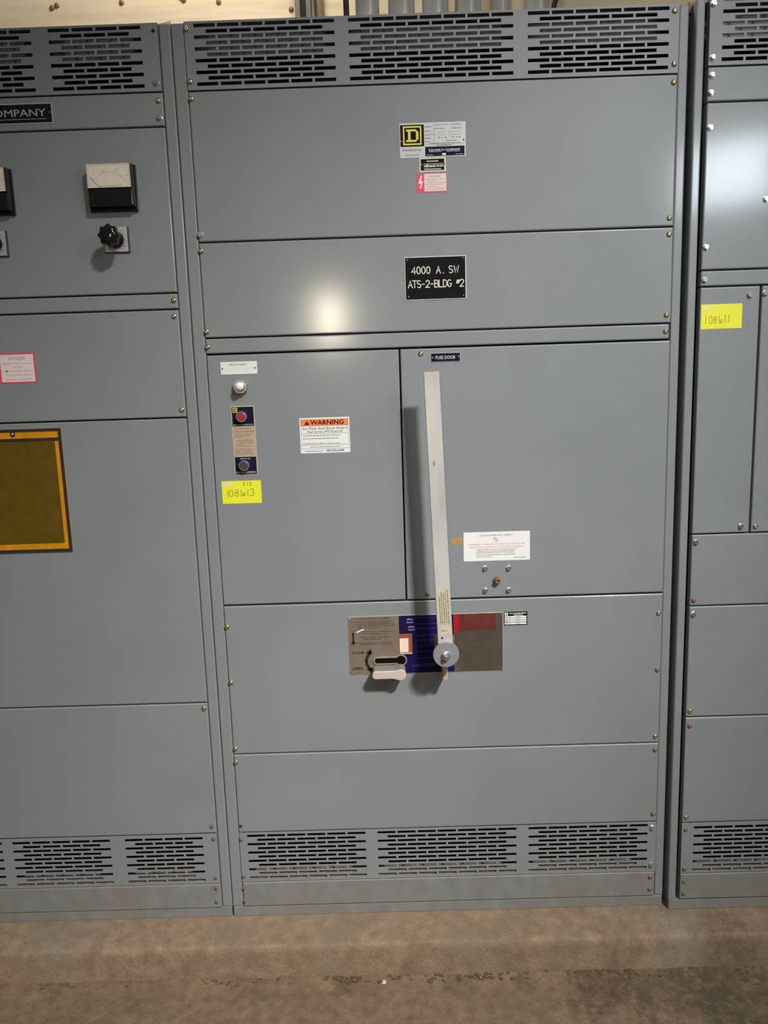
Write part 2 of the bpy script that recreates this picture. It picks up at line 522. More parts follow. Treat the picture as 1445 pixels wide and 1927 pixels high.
xs = [-2600 + 12.5 * i for i in range(int(5800 / 12.5) + 1)]
pp = [(905, 0, 0), (60, 0, 0), (0, 0, 0.0), (-20, -0.4, .1), (-40, -1, .3), (-60, -1.5, .4), (-80, -2.2, .5), (-95, -2.6, .8), (-104, -3.4, 1.0), (-110, -5, 1.3), (-114, -10, 1.4), (-116, -24, 1.2),
      (-117, -36, 1.2), (-118, -50, 1.3), (-119, -64, 1.4), (-120, -78, 1.5), (-121, -92, 1.2), (-122, -110, 1)]
pad = noise_grid(xs, pp, 3.6, 'equipment_pad', PADCON, 3.3)
pad['kind'] = 'structure'
pad['label'] = 'raised brown concrete pad under the grey cabinets'
fp = [(905, -100, 0)] + [(-60, -100, 0)] + [(-116 - 14 * i, -100 + max(0, 9 - i * 3), 2.2 if i < 3 else (1 if i < 30 else .4)) for i in range(40)] + [(-800, -100, 0), (-3200, -100, 0)]
fl = noise_grid(xs, fp, 2.2, 'floor', CONCRETE, 9.1)
fl['kind'] = 'structure'
fl['label'] = 'dirty brown concrete floor with dark stains'

wb = MB().box(-2600, 3200, 905, 940, -100, 3600).build('wall_back', PLY)
wb['kind'] = 'structure'
wb['label'] = 'bare beige plywood wall behind the cabinets'
hs = MB().cyl(0, 0, [(0, 9), (-4, 8), (-6, 4)], 10).mesh('screw_head', RUST)
for x, z in ((-623, 2819), (-397, 2821), (-181, 2822), (-640, 2812), (-190, 2830), (-60, 2812), (60, 2828), (190, 2780)):
    link('screw_head', hs, wb, None, (x, 905, z))

# ------------------------------------------------------------------ things behind the cabinets
st = thing('strut_post', 'olive grey strut post standing against the plywood wall', 'post', (234, 880, 2319))
MB().pan(207, 262, 2319, 3600, 862, 903, 3).build('channel', STRUT, st)
MB().box(224, 245, 860.5, 862.5, 2319, 3600).build('slot_strip', DARK, st)
lt = thing('wood_lath', 'narrow brown wooden lath leaning beside the strut post', 'lath', (290, 890, 2319))
lb = MB()
lb.rings([[(285, 885, 2319), (315, 885, 2319), (315, 902, 2319), (285, 902, 2319)], [(262, 885, 3300), (292, 885, 3300), (292, 902, 3300), (262, 902, 3300)]])
lb.build('lath_strip', LATH, lt)
MB().tube([(287, 880, 2319), (276, 881, 2770), (264, 882, 3300)], 4, 8).build('wire', BROWNPIPE, lt)
bp = MB().tube([(392, 600, 2319), (392, 600, 3500)], 9, 16).build('thin_pipe', BROWNPIPE, None, None, True)
tag(bp, 'thin dark brown pipe rising left of the silver conduits', 'pipe')
pos = ['leftmost of the six silver conduits above the cabinet', 'second silver conduit from the left above the cabinet', 'third silver conduit from the left above the cabinet',
       'fourth silver conduit from the left above the cabinet', 'fifth silver conduit from the left, tucked behind its neighbours', 'rightmost of the six silver conduits above the cabinet']
for i, (x, y, r) in enumerate(((457, 600, 37), (562, 600, 41), (666, 600, 41), (767, 605, 41), (872, 660, 41), (980, 600, 41))):
    c = thing('conduit', pos[i], 'conduit', (x, y, 2319), 'silver conduits entering the cabinet top')
    MB().tube([(x, y, 2319), (x, y, 3500)], r, 28).build('pipe', CONDUIT, c, None, True)
    b = MB()
    b.rings([[(x + rr * math.cos(2 * PI * k / 24), y + rr * math.sin(2 * PI * k / 24), z) for k in range(24)] for z, rr in ((2319, r + 9), (2334, r + 9), (2337, r + 4))])
    b.build('locknut', STEEL, c)
cb = MB().tube([(1080, 880, 2319), (1088, 885, 2600), (1098, 890, 2757), (1112, 890, 2790), (1140, 890, 2900), (1150, 890, 3400)], 9, 10).build('black_cable', CABLE, None, None, True)
tag(cb, 'black cable hanging on the wall right of the conduits', 'cable')

# ------------------------------------------------------------------ switchboard sections
YB = 900          # back of the cabinets
def shell(sec, x0, x1, yf, lw=28, rw=28, base_h=31, sill_y=0.0):
    """frame posts, sides, back, top and base sill of one section"""
    def post(a, b, q):
        pts = [(a, base_h), (b, base_h), (b, 2317), (a, 2317)]
        r = 4.0
        MB().outline(pts, [(yf + 45, 0), (yf + r, 0), (yf + r * .617, r * .076), (yf + r * .293, r * .293), (yf + r * .076, r * .617), (yf, r)]).build('frame_post', PAINT, sec)
    post(x0, x0 + lw, 0)
    post(x1 - rw, x1, 1)
    MB().box(x0 + 1, x0 + 4, yf + 45, YB, 0, 2315).build('side_panel', PAINT_SHADED, sec)
    MB().box(x1 - 4, x1 - 1, yf + 45, YB, 0, 2315).build('side_panel', PAINT_SHADED, sec)
    MB().box(x0 + 4, x1 - 4, YB - 4, YB, 0, 2315).build('back_panel', PAINT_SHADED, sec)
    MB().box(x0 + 2, x1 - 2, yf + 6, YB, 2313, 2318).build('top_cover', PAINT, sec)
    MB().pan(x0 + 1.5, x1 - 1.5, 0, base_h - 1, yf + sill_y, yf + 80, 2.0).build('base_sill', PAINT_DUSTY, sec)
    # inner members and shade sheet seen through the slots
    MB().box(x0 + lw - 6, x1 - rw + 6, 26, 60, 2251, 2300).build('inner_rail', PAINT_SHADED, sec)
    MB().box(x0 + lw + 12, x1 - rw - 12, yf + 3.5, yf + 34, 33, 131).build('inner_flange', DUST, sec)
    MB().box(x0 + 6, x1 - 6, 130, 134, 131, 2240).build('shade_sheet', DARK, sec)  # near-black sheet, its colour stands in for the unlit interior

def cover(sec, name, x0, x1, zt, zb, yf, items=(), g=1.6, r=3.4, m_=None, label=None, depth=20):
    o = MB().pan(x0, x1, zb + g, zt - g, yf, yf + depth, r).build(name, m_ or PAINT, sec, label)
    bolts(o, items, yf)
    return o

def vent(sec, x0, x1, zt, zb, yf, groups, zrow1, items=(), m_=None, label=None):
    """slotted ventilation panel: groups = [(x_start, slots)]"""
    p, sw, sh, rp = 55.7, 50.3, 7.9, 12.7
    b = MB()
    t = 2.4
    zt, zb = zt - 1.6, zb + 1.6
    rows = [zrow1 - rp * i for i in range(11)]
    # horizontal webs
    edges = [zt] + [e for z in rows for e in (z + sh / 2, z - sh / 2)] + [zb]
    for k in range(0, len(edges), 2):
        b.box(x0, x1, yf, yf + t, edges[k + 1], edges[k])
    for i, z in enumerate(rows):
        x = x0
        for gx, n in groups:
            s0, cnt = (gx, n) if i % 2 == 0 else (gx + p / 2, n - 1)
            for k in range(cnt):
                a = s0 + k * p
                b.box(x, a, yf, yf + t, z - sh / 2, z + sh / 2)
                x = a + sw
        b.box(x, x1, yf, yf + t, z - sh / 2, z + sh / 2)
    # folded edges
    for a in ((x0, x1, zt - t, zt), (x0, x1, zb, zb + t)):
        b.box(a[0], a[1], yf + t, yf + 20, a[2], a[3])
    for a in ((x0, x0 + t), (x1 - t, x1)):
        b.box(a[0], a[1], yf + t, yf + 20, zb + t, zt - t)
    o = b.build('vent_panel', m_ or PAINT, sec, label)
    bolts(o, items, yf)
    return o

# ===== middle section
mid = thing('switchboard_cabinet', 'wide grey cabinet in the middle with the long upright switch handle', 'electrical cabinet', (605, 0, 0))
shell(mid, 0.8, 1211, 0, 31, 23)
XL, XR, YF = 33, 1187, -3
vent(mid, XL, XR, 2319, 2167, YF, [(55, 6), (416.5, 7), (835, 6)], 2308.2, [(38, 2301, 'b'), (39, 2187, 'b'), (1176, 2302, 'b'), (1178, 2188, 'b')])
p2 = cover(mid, 'cover_panel', XL, XR, 2167, 1824, YF, [(39, 2149, 'b'), (39, 1842, 's'), (1178, 2148, 'b'), (1177, 1844, 'b')])
p3 = cover(mid, 'cover_panel', XL, XR, 1824, 1596, YF, [(38, 1804, 'b'), (38, 1612, 'b'), (1177, 1806, 'b'), (1176, 1616, 'b')])
cover(mid, 'cross_strip', XL, XR - 3, 1596, 1557, YF, [(38, 1575, 'b'), (1175, 1577, 'b')])
d1 = cover(mid, 'instrument_door', XL, 513, 1557, 908, YF, g=2.6)
d2 = cover(mid, 'fuse_door', 516.5, XR, 1557, 908, YF, [(568, 1542, 'b'), (571, 924, 'r')], g=2.6)
p6 = cover(mid, 'mechanism_panel', XL, XR, 908, 490, YF, [(39, 851, 'b'), (39, 696, 'b'), (39, 507, 'b'), (1177, 854, 'b'), (1178, 698, 'r'), (1177, 509, 'b')])
cover(mid, 'cover_panel', XL, XR, 490, 258, YF, [(38, 468, 'b'), (39, 278, 'h'), (1178, 471, 'r'), (1177, 282, 'r')], g=1.2)
vent(mid, XL, XR, 258, 107, YF, [(54.5, 6), (416.5, 7), (834.5, 6)], 247.6, [(38, 238, 'p'), (38, 125, 'p'), (1175, 241, 's'), (1175, 129, 's')])
cover(mid, 'kick_panel', XL, XR - 1, 107, 31, YF, [(36, 89, 'p'), (36, 49, 'p'), (1174, 91, 'r'), (1174, 54, 'r')], g=1.2, m_=PAINT_DUSTY)

# ===== left section
lef = thing('switchboard_cabinet', 'grey cabinet at the left with panel meters and an orange document pouch', 'electrical cabinet', (-457, 0, 0))
shell(lef, -914, -0.8, 0, 28, 27)
LL, LR = -886, -29
LV = [(-846, 4), (-600.5, 5), (-286.5, 4)]
vent(lef, LL, LR, 2319, 2168, YF, LV, 2308.6, [(-40, 2300, 'h'), (-41, 2188, 's'), (-875, 2188, 's')])
l2 = cover(lef, 'name_panel', LL, LR, 2168, 2091, YF, [(-39, 2148, 'b'), (-40, 2111, 's')])
l3 = cover(lef, 'meter_panel', LL, LR, 2091, 1708, YF)
cover(lef, 'cross_strip', LL, LR, 1708, 1669, YF, [(-38, 1690, 'b')])
l5 = cover(lef, 'cover_panel', LL, LR, 1669, 1403, YF, [(-40, 1652, 'b'), (-38, 1423, 'b')])
l6 = cover(lef, 'cover_panel', LL, LR, 1403, 641, YF)
cover(lef, 'cover_panel', LL, LR, 641, 258, YF, [(-38, 626, 'b'), (-41, 280, 'p')])
vent(lef, LL, LR, 258, 105, YF, LV, 244.6, [(-39, 242, 'p'), (-41, 124, 'p')])
cover(lef, 'kick_panel', LL, LR, 105, 29, YF, [(-42, 91, 'p'), (-43, 50, 'p')], g=1.2, m_=PAINT_DUSTY)
MB().rings([[(-27, 2, 2317), (-1, 2, 2317), (-1, 6, 2317), (-27, 6, 2317)], [(-26, 12, 2318), (-2, 16, 2330), (-2, 18, 2330), (-26, 16, 2319)]]).build('bent_lip', RUST, lef)

# ===== right section (stands slightly forward of its neighbours)
rig = thing('switchboard_cabinet', 'grey cabinet at the right edge with a bright glare on its upper panel', 'electrical cabinet', (1603, 0, 0))
shell(rig, 1220, 1984, -18, 21, 22, 31)
RL, RR, RY = 1250, 1955, -22
def rcover(name, zt, zb, items=(), x0=RL, x1=RR, **k):
    return cover(rig, name, x0, x1, zt, zb, RY, items, depth=19, **k)
vent(rig, RL, RR, 2321, 2172.5, RY, [(1280, 6), (1632, 5)], 2313.5, [(1257, 2305, 's'), (1259, 2191, 's')])
rcover('cover_panel', 2172.5, 2095, [(1259, 2153, 's'), (1258, 2115, 's')])
rcover('cover_panel', 2095, 1716, [(1259, 2039, 's'), (1259, 1770, 's'), (1398, 1875, 's')])
rcover('cross_strip', 1716, 1677.5, [(1259, 1694, 's')])
rd = rcover('narrow_door', 1677.5, 1065.5, [(1369, 1655, 's'), (1373, 1083, 's')], RL, 1394.5)
rcover('wide_door', 1677.5, 1065.5, [(1406, 1658, 's'), (1410, 1082, 'b')], 1399.5, RR)
rcover('cover_panel', 1065.5, 875.5, [(1260, 1045, 's'), (1260, 892, 'r')])
rcover('cover_panel', 875.5, 569.5, [(1260, 854, 's'), (1260, 587, 'b')])
rcover('cover_panel', 569.5, 263.5, [(1261, 546, 'r'), (1260, 281, 'b')])
vent(rig, RL, RR, 263.5, 112, RY, [(1282, 6), (1632, 5)], 249, [(1260, 243, 'p'), (1260, 127, 'r')])
rcover('kick_panel', 112, 32, [(1260, 88, 'p'), (1260, 51, 'p')], m_=PAINT_DUSTY)

MB().pan(1212, 1219, 2300, 2324, 4, 22, .8).build('rusty_clip', RUST, rig, 'small rusty clip in the gap at the top')

# ------------------------------------------------------------------ labels and fittings, middle section
rnd = random.Random(11)
Y0 = YF - 0.8     # front of a thin plate stuck on a cover
def plate(parent, name, x0, x1, z0, z1, material, label=None, t=0.8, r=0.3, yf=YF):
    return MB().pan(x0, x1, z0, z1, yf - t, yf, r).build(name, material, parent, label)
def lay(k=1, y=None):
    return (Y0 if y is None else y) - 0.12 * k

# manufacturer's rating plate
np_ = plate(mid, 'rating_plate', 529, 686.5, 2000.5, 2078.5, ALU, 'silver rating plate with a yellow letter in a square')
MB().rect(531, 587.5, 2026, 2074.5, lay()).build('black_square', INK, np_)
b = MB()
for q in ((537.5, 581.5, 2029.5, 2033), (537.5, 581.5, 2068, 2071.5), (537.5, 541, 2033, 2068), (578, 581.5, 2033, 2068)):
    b.rect(*q, lay(2))
for q in ((545, 568, 2036.5, 2041), (545, 568, 2060, 2064.5), (549.5, 555.5, 2041, 2060)):
    b.rect(*q, lay(2))
b.flat([(568, 2036.5), (574.5, 2043), (574.5, 2058), (568, 2064.5), (568, 2060), (568.5, 2058), (568.5, 2043), (568, 2041)], lay(2))
b.build('yellow_emblem', LOGOYEL, np_)
b = MB()
text_geo(b, 'POWER-STYLE', 558, 2016, 3.8, lay(), 'C', 44, bold=.014)
text_geo(b, 'SWITCHBOARD', 558, 2005.5, 2.6, lay(), 'C', 33, bold=.01)
for i, z in enumerate((2068, 2058.5, 2050.5, 2042.5, 2034.5)):
    words(b, 590, 609, z, 1.7, lay(), rnd, rnd.uniform(.55, .95))
text_geo(b, 'SUPPLY BUS', 624, 2063, 3.0, lay(), 'C', 24)
text_geo(b, 'SYSTEM BUS', 664, 2063, 3.0, lay(), 'C', 24)
for q in ((611, 611.5, 2033, 2076), (589, 683, 2029.2, 2029.6), (613, 640, 2056, 2056.4), (613, 640, 2050, 2050.4), (650, 676, 2056, 2056.4), (650, 676, 2050, 2050.4), (648, 648.4, 2042, 2062)):
    b.rect(*q, lay())
words(b, 613, 645, 2072, 1.4, lay(), rnd); words(b, 650, 678, 2072, 1.4, lay(), rnd)
words(b, 622, 640, 2043, 2.4, lay(), rnd, 1, 2, 3, 5); words(b, 655, 674, 2043, 2.4, lay(), rnd, 1, 2, 3, 5)
words(b, 640, 665, 2036.5, 1.5, lay(), rnd); words(b, 600, 672, 2031, 1.7, lay(), rnd); words(b, 618, 655, 2026.3, 1.7, lay(), rnd)
b.build('lettering', INK, np_)
MB().rect(589.5, 683.5, 2003, 2024.5, lay()).build('navy_band', NAVY, np_)
b = MB()
text_geo(b, 'SQUARE D COMPANY', 636, 2014.5, 4.6, lay(2), 'C', 76, bold=.012)
b.rect(599, 628, 2012.6, 2013.2, lay(2)); b.rect(641, 673, 2012.6, 2013.2, lay(2)); b.rect(630, 639, 2004.5, 2009, lay(2))
words(b, 593, 608, 2005.5, 1.0, lay(2), rnd); words(b, 662, 680, 2005.5, 1.0, lay(2), rnd)
b.build('white_lettering', WHITE, np_)
riv = MB().cyl(0, 0, [(0, 2.2), (-1, 2.2), (-1.6, 1.2)], 10).mesh('rivet', STEEL)
drive = MB().cyl(0, 0, [(0, 2.0), (-1, 2.0), (-1.5, 1.0)], 10).mesh('dark_rivet', mat('dull_steel', (0.2, 0.2, 0.2), .5, .6))
link('rivet', riv, np_, None, (533, Y0, 2038)); link('rivet', drive, np_, None, (682, Y0, 2038))

# small approval plate
sp = plate(mid, 'approval_plate', 575, 638.5, 1968, 2000, CREAM, 'small black and cream plate under the rating plate')
MB().rect(578, 634.5, 1971, 1997, lay()).build('black_field', INK, sp)
b = MB()
words(b, 593, 620, 1990.5, 3.2, lay(2), rnd, 1, 1.2, 2.2, .5)
words(b, 585, 630, 1985, 1.6, lay(2), rnd, 1, 2, 4, .7)
words(b, 586, 612, 1978.5, 5.0, lay(2), rnd, 1, 4, 8, .5); words(b, 616, 633, 1979, 4.5, lay(2), rnd, 1, 3, 6, 1)
words(b, 586, 628, 1972.5, 3.2, lay(2), rnd, 1, 1.2, 2.6, .6)
b.build('lettering', CREAM, sp)
link('rivet', riv, sp, None, (580, Y0, 1984)); link('rivet', riv, sp, None, (635, Y0, 1985))

# red danger sticker
ds = plate(mid, 'danger_sticker', 567, 640, 1921, 1965, PINKRED, 'red danger sticker with a white lightning bolt', .4)
MB().rect(586, 638.5, 1924, 1963.5, lay(1, YF - .4)).build('white_field', PINKWHITE, ds)
MB().flat([(574.5, 1931), (578, 1942), (571.5, 1942), (577.5, 1960), (581, 1960), (577.5, 1947), (583, 1947.5), (577, 1930)], lay(1, YF - .4)).build('lightning_bolt', WHITE, ds)
b = MB()
text_geo(b, 'DANGER', 611, 1955.2, 5.0, lay(2, YF - .4), 'C', 30)
for i in range(7):
    words(b, 589 + (i % 3) * 2, 635, 1950.5 - 3.9 * i, 1.2, lay(2, YF - .4), rnd, 1 if i not in (1, 4) else .6)
b.build('lettering', REDTEXT, ds)

# engraved designation plate
ep = plate(mid, 'designation_plate', 533, 683, 1671, 1773, WHITE, 'black engraved plate with white letters below the rating plate', 1.6)
MB().rect(534.4, 681.4, 1672.4, 1771.6, lay(1, YF - 1.6)).build('black_face', BLACK, ep)
b = MB()
yy = lay(2, YF - 1.6)
strokes(b, '4000', 550, 1733, 16.5, 2.1, yy, .72, 0, 1.0)
strokes(b, 'A.', 610.5, 1733, 16.5, 2.1, yy, .82)
strokes(b, 'SW', 641, 1733, 16.5, 2.1, yy, .78)
strokes(b, 'ATS-2-BLDG', 541, 1700.5, 16.5, 2.1, yy, .645, 0, 1.0)
strokes(b, '#', 659, 1700.5, 16.5, 2.1, yy, .82)
strokes(b, '2', 667.5, 1700.5, 16.5, 2.1, yy, .82)
b.build('lettering', CREAM, ep)
for x, z in ((539.5, 1766), (676, 1767), (541, 1679), (676, 1679)):
    link('plate_screw', drive, ep, None, (x, YF - 1.6, z))

# fuse door tag
ft = plate(mid, 'door_tag', 592.5, 666, 1520, 1542, ALU, 'small navy tag with white letters above the long handle', 1.0)
MB().rect(593.3, 665, 1520.8, 1541.2, lay(1, YF - 1)).build('navy_face', NAVY, ft)
b = MB()
text_geo(b, 'FUSE DOOR', 629, 1527, 8.2, lay(2, YF - 1), 'C', 49)
b.build('lettering', WHITE, ft)
link('rivet', riv, ft, None, (597, YF - 1, 1531)); link('rivet', riv, ft, None, (661.5, YF - 1, 1531.5))

# white notice
im = plate(mid, 'notice_plate', 66.5, 158, 1506, 1537, WHITE, 'white notice plate above the white pilot lamp', .9)
b = MB()
text_geo(b, 'IMPORTANT-', 111, 1527.2, 5.6, lay(1, YF - .9), 'C', 46)
b.build('lettering', GREYINK, im)
b = MB()
for i in range(4):
    words(b, 76 + i * 2.5, 150 - i * 3, 1521.5 - 3.6 * i, 0.5, lay(1, YF - .9), rnd, 1, 2, 5, 2.2)
b.build('faded_lettering', mat('faded_ink', (0.58, 0.57, 0.58), .5), im)
for x in (71.5, 153):
    link('rivet', drive, im, None, (x, YF - .9, 1521))

# white pilot lamp
pl = MB().cyl(115, 1475, [(YF, 15), (YF - 5, 15), (YF - 6, 14.2)], 24).build('pilot_lamp', CHROME, mid, 'white pilot lamp in a chrome hexagonal nut')
MB().cyl(115, 1475, [(YF - 6, 18.4), (YF - 12, 18.4), (YF - 14, 16.5)], 8, .3).build('hex_nut', STEEL, pl)
MB().cyl(115, 1475, [(YF - 14, 12.5), (YF - 18, 12.5), (YF - 19, 11.4)], 24).build('bezel', CHROME, pl)
MB().cyl(115, 1475, [(YF - 19, 11), (YF - 25, 10.8), (YF - 29, 9), (YF - 31.5, 5.5), (YF - 32.5, 1.5)], 24).build('lens', LENS, pl, 'white domed lens', True)

# ground fault indicator plate with two buttons
gp = plate(mid, 'indicator_plate', 84.5, 145, 1251, 1428, GOLD, 'tall beige and navy plate with a red and a black button', 1.0)
yy = lay(1, YF - 1)
MB().rect(87.5, 142.3, 1299, 1376.5, yy).build('tan_field', TAN, gp)
MB().rect(87.5, 142.3, 1376.8, 1425, yy).build('navy_field', NAVY, gp)
MB().rect(88, 142.3, 1254, 1299, yy).build('navy_field', NAVY, gp)
b = MB()
for q in ((90, 101.5, 1411, 1413), (90, 101.5, 1421, 1423), (90, 92, 1413, 1421), (99.5, 101.5, 1413, 1421), (94.5, 97.5, 1415, 1419)):
    b.rect(*q, yy - .12)
b.build('yellow_emblem', LOGOYEL, gp)
b = MB()
text_geo(b, 'GROUND FAULT INDICATOR', 115, 1379.2, 2.6, yy - .12, 'C', 50)
text_geo(b, 'PUSH TO TEST', 115, 1293, 2.6, yy - .12, 'C', 27)
text_geo(b, 'SQUARE D COMPANY', 115, 1259, 3.2, yy - .12, 'C', 50)
b.rect(90, 140, 1257.2, 1257.7, yy - .12)
b.build('white_lettering', WHITE, gp)
b = MB()
text_geo(b, 'Ground-Censor', 115, 1369.5, 3.2, yy - .12, 'C', 46, bold=.02)
text_geo(b, 'TYPE GT MONITOR', 115, 1360.5, 5.2, yy - .12, 'C', 52)
for i in range(15):
    if i in (3, 9):
        continue
    words(b, 90 + (5 if 3 < i < 9 else 0), 140, 1355.5 - 3.7 * i, 1.25, yy - .12, rnd, rnd.uniform(.8, 1) if i not in (2, 7) else .4)
b.build('lettering', BROWNINK, gp)
for (x, z, mt_, nm, lb_) in ((113, 1400.5, REDBTN, 'red_button', 'round red push button in a chrome ring'), (112, 1277.5, DARKBTN, 'black_button', 'round black push button in a chrome ring')):
    o = MB().cyl(x, z, [(YF - 1, 13.5), (YF - 13, 13.2), (YF - 14, 12.6), (YF - 14, 11), (YF - 11, 10.8)], 28).build(nm, CHROME, gp, lb_, False)
for (x, z, mt_) in ((113, 1400.5, REDBTN), (112, 1277.5, DARKBTN)):
    MB().cyl(x, z, [(YF - 10, 10.9), (YF - 13.2, 10.7), (YF - 13.8, 9.5)], 24).build('button_face', mt_, gp)

# yellow inventory sticker
def inventory(parent, x0, x1, z0, z1, yf, label):
    o = MB().pan(x0, x1, z0, z1, yf - .35, yf, .15).build('inventory_sticker', YELLOW, parent, label)
    return o
ys = inventory(mid, 49.5, 150.5, 1179.5, 1238, YF, 'yellow inventory sticker with handwritten number 108613')
yy = YF - .5
j = random.Random(5)
b = MB()
strokes(b, '1', 59, 1197.5, 17.5, 1.2, yy, .8)
for ch, x, h in (('0', 67, 16), ('8', 81, 16.5), ('6', 97, 17), ('1', 110, 16), ('3', 120, 17.5)):
    strokes(b, ch, x, 1198 + (x - 60) * .02, h, 1.2, yy, .8, 0.05, 1.12)
for ch, x in (('3', 103), ('1', 113), ('3', 120)):
    strokes(b, ch, x, 1225.5, 9, 1.0, yy, .8, .05, 1.0)
b.build('handwriting', MARKER, ys)
MB().rect(53.5, 76, 1226.5, 1234, YF - .5).build('white_patch', PINKWHITE, ys)

# orange warning label
wl = plate(mid, 'warning_label', 256.5, 383, 1302.5, 1392, WHITE, 'white and orange arc flash warning label', .35)
yy = lay(1, YF - .35)
MB().rect(260, 379.5, 1372, 1388.5, yy).build('orange_band', ORANGE, wl)
b = MB()
text_geo(b, 'WARNING', 284, 1374.6, 11.5, yy - .12, 'L', 85, bold=.025)
b.flat([(269, 1374.6), (282, 1374.6), (275.5, 1386)], yy - .12)
b.build('warning_word', INK, wl)
MB().rect(274.9, 276.1, 1377.5, 1383, yy - .24).build('exclamation_mark', ORANGE, wl)
b = MB()
for q in ((259.5, 260, 1313, 1388.5), (379.5, 380, 1313, 1388.5), (260, 379.5, 1371.4, 1372), (260, 379.5, 1352, 1352.6), (260, 379.5, 1322.8, 1323.4), (260, 379.5, 1313.4, 1314)):
    b.rect(*q, yy)
text_geo(b, 'Arc Flash And Shock Hazard', 320, 1362, 7.0, yy, 'C', 114)
text_geo(b, 'Appropriate PPE Required', 320, 1354.6, 5.4, yy, 'C', 90)
b.build('lettering', INK, wl)
b = MB()
words(b, 264, 374, 1346, 2.0, yy, rnd, .86, 3, 8, 1.2); words(b, 264, 374, 1338.5, 2.0, yy, rnd, .8, 3, 8, 1.2)
words(b, 264, 374, 1325.8, 2.0, yy, rnd, .86, 3, 8, 1.2); words(b, 282, 356, 1317.2, 1.8, yy, rnd, 1, 3, 8, 1.2)
words(b, 268, 312, 1306.8, 2.0, yy, rnd, 1, 3, 8, 1.2); words(b, 322, 368, 1306.2, 4.0, yy, rnd, 1, .8, 1.6, .5)
b.build('fine_print', GREYINK, wl)

# door interlock label, amber tape and defeat mechanism
il = plate(mid, 'interlock_label', 667, 839, 1008.5, 1085, WHITE, 'large white label with red lines on the fuse door', .35)
b = MB()
text_geo(b, 'DOOR INTERLOCK DEFEAT', 752, 1073.5, 4.6, yy, 'C', 86)
b.ribbon(arc(751.5, 1063.5, 4.6, 4.6, 150, 490, 16), .9, yy); b.ribbon([(748.5, 1066.5), (754.5, 1060.5)], .9, yy); b.flat([(745, 1066), (749.5, 1069.5), (745, 1070)], yy)
b.build('lettering', GREYINK, il)
b = MB()
text_geo(b, 'WARNING - HAZARD OF ELECTRIC SHOCK OR', 752, 1050.5, 4.4, yy, 'C', 147)
text_geo(b, 'BURN AND INJURY BY CHARGING SPRINGS', 752, 1043, 4.4, yy, 'C', 137)
b.build('red_lettering', REDTEXT, il)
b = MB()
for z, f in ((1038, 1), (1033.5, .98), (1029.5, .95), (1024, 1), (1019, .4)):
    words(b, 699, 803, z, 1.5, yy, rnd, f, 3, 9, .9)
words(b, 797, 826, 1015, 1.9, yy, rnd, 1, 3, 6, .8)
b.build('fine_print', GREYINK, il)
MB().flat([(638, 1054.5), (662, 1054.5), (665.5, 1072), (634, 1072)], YF - .3, .3).build('tape_scrap', TAPE, d2, 'scrap of amber tape beside the handle')
bolts(d2, [(722, 989, 's'), (783, 988, 's'), (722, 929, 's'), (783, 928, 's')])
ic = MB().cyl(753, 957, [(YF, 10), (YF - 6, 9.5), (YF - 6, 7.5), (YF - 14, 7.2), (YF - 15, 6), (YF - 15, 4), (YF - 11, 3.6)], 18).build('defeat_screw', RUST, d2, 'rusty recessed interlock screw between four bolts')

# ------------------------------------------------------------------ operating mechanism plate
mp_ = plate(mid, 'mechanism_plate', 357.5, 767.5, 708, 869, ALU, 'long instruction plate in tan, blue and red behind the handle', 1.2)
yb = YF - 1.2
y1 = yb - .12
MB().rect(358.5, 492.5, 709, 868, y1).build('tan_field', PLATETAN, mp_)
MB().rect(492.8, 638, 709, 868, y1).build('blue_field', PLATEBLUE, mp_)
MB().rect(638.3, 766.5, 709, 868, y1).build('brown_field', PLATEBROWN, mp_)
MB().rect(638.5, 651, 816.5, 867.5, y1 - .12).build('red_block', BRIGHTRED, mp_)
MB().rect(651.2, 748, 821, 867.5, y1 - .12).build('faded_red_block', PLATERED, mp_)
b = MB()
for z, a, c in ((861, 380, 470), (853, 368, 478), (847, 380, 480), (842, 384, 478), (836.5, 384, 440), (826, 392, 476), (820, 396, 460), (811, 394, 470), (805.5, 398, 446), (795.5, 370, 480), (790.5, 386, 474)):
    words(b, a, c, z, 1.8, y1 - .12, rnd, 1, 4, 10, 1.4)
text_geo(b, 'CLOSE', 366, 766, 7.4, y1 - .12, 'L', 32, bold=.035)
text_geo(b, 'OPEN', 366, 722, 7.4, y1 - .12, 'L', 28, bold=.035)
b.ribbon(arc(433, 745, 29, 29, 128, 176, 9), 8, y1 - .12); b.ribbon(arc(433, 745, 29, 29, 184, 232, 9), 8, y1 - .12)
b.flat([(401, 767), (419, 766), (417, 779)], y1 - .12); b.flat([(402, 723), (418, 712), (419, 727)], y1 - .12)
b.flat(arc(371, 797, 5.2, 5.2, 0, 345, 14), y1 - .12); b.rect(369, 373.2, 800, 823, y1 - .12); b.flat([(366.5, 821), (375.5, 821), (371, 826)], y1 - .12)
b.ribbon(arc(371, 815, 15, 14, 120, 65, 6), .9, y1 - .12)
b.build('lettering', mat('dark_brown_ink', (0.018, 0.012, 0.010), .5), mp_)
b = MB()
b.ribbon([(381, 826), (399, 833.5)], 3.2, y1 - .12)
b.build('white_bar_mark', WHITE, mp_)
b = MB()
for x, z in ((514, 855.5), (514, 847.5), (517, 835), (518, 827)):
    words(b, x, x + 17, z, 3.4, y1 - .12, rnd, 1, 2.5, 5, .3)
b.build('pale_lettering', mat('pale_blue_print', (0.30, 0.29, 0.38), .5), mp_)
b = MB()
for i in range(9):
    words(b, 535, 628, 862 - 16 * i + rnd.uniform(-2, 2), 1.3, y1 - .12, rnd, rnd.uniform(.6, 1), 5, 12, 1.5)
text_geo(b, 'SQUARE D COMPANY', 525, 727, 4.0, y1 - .12, 'L', 80)
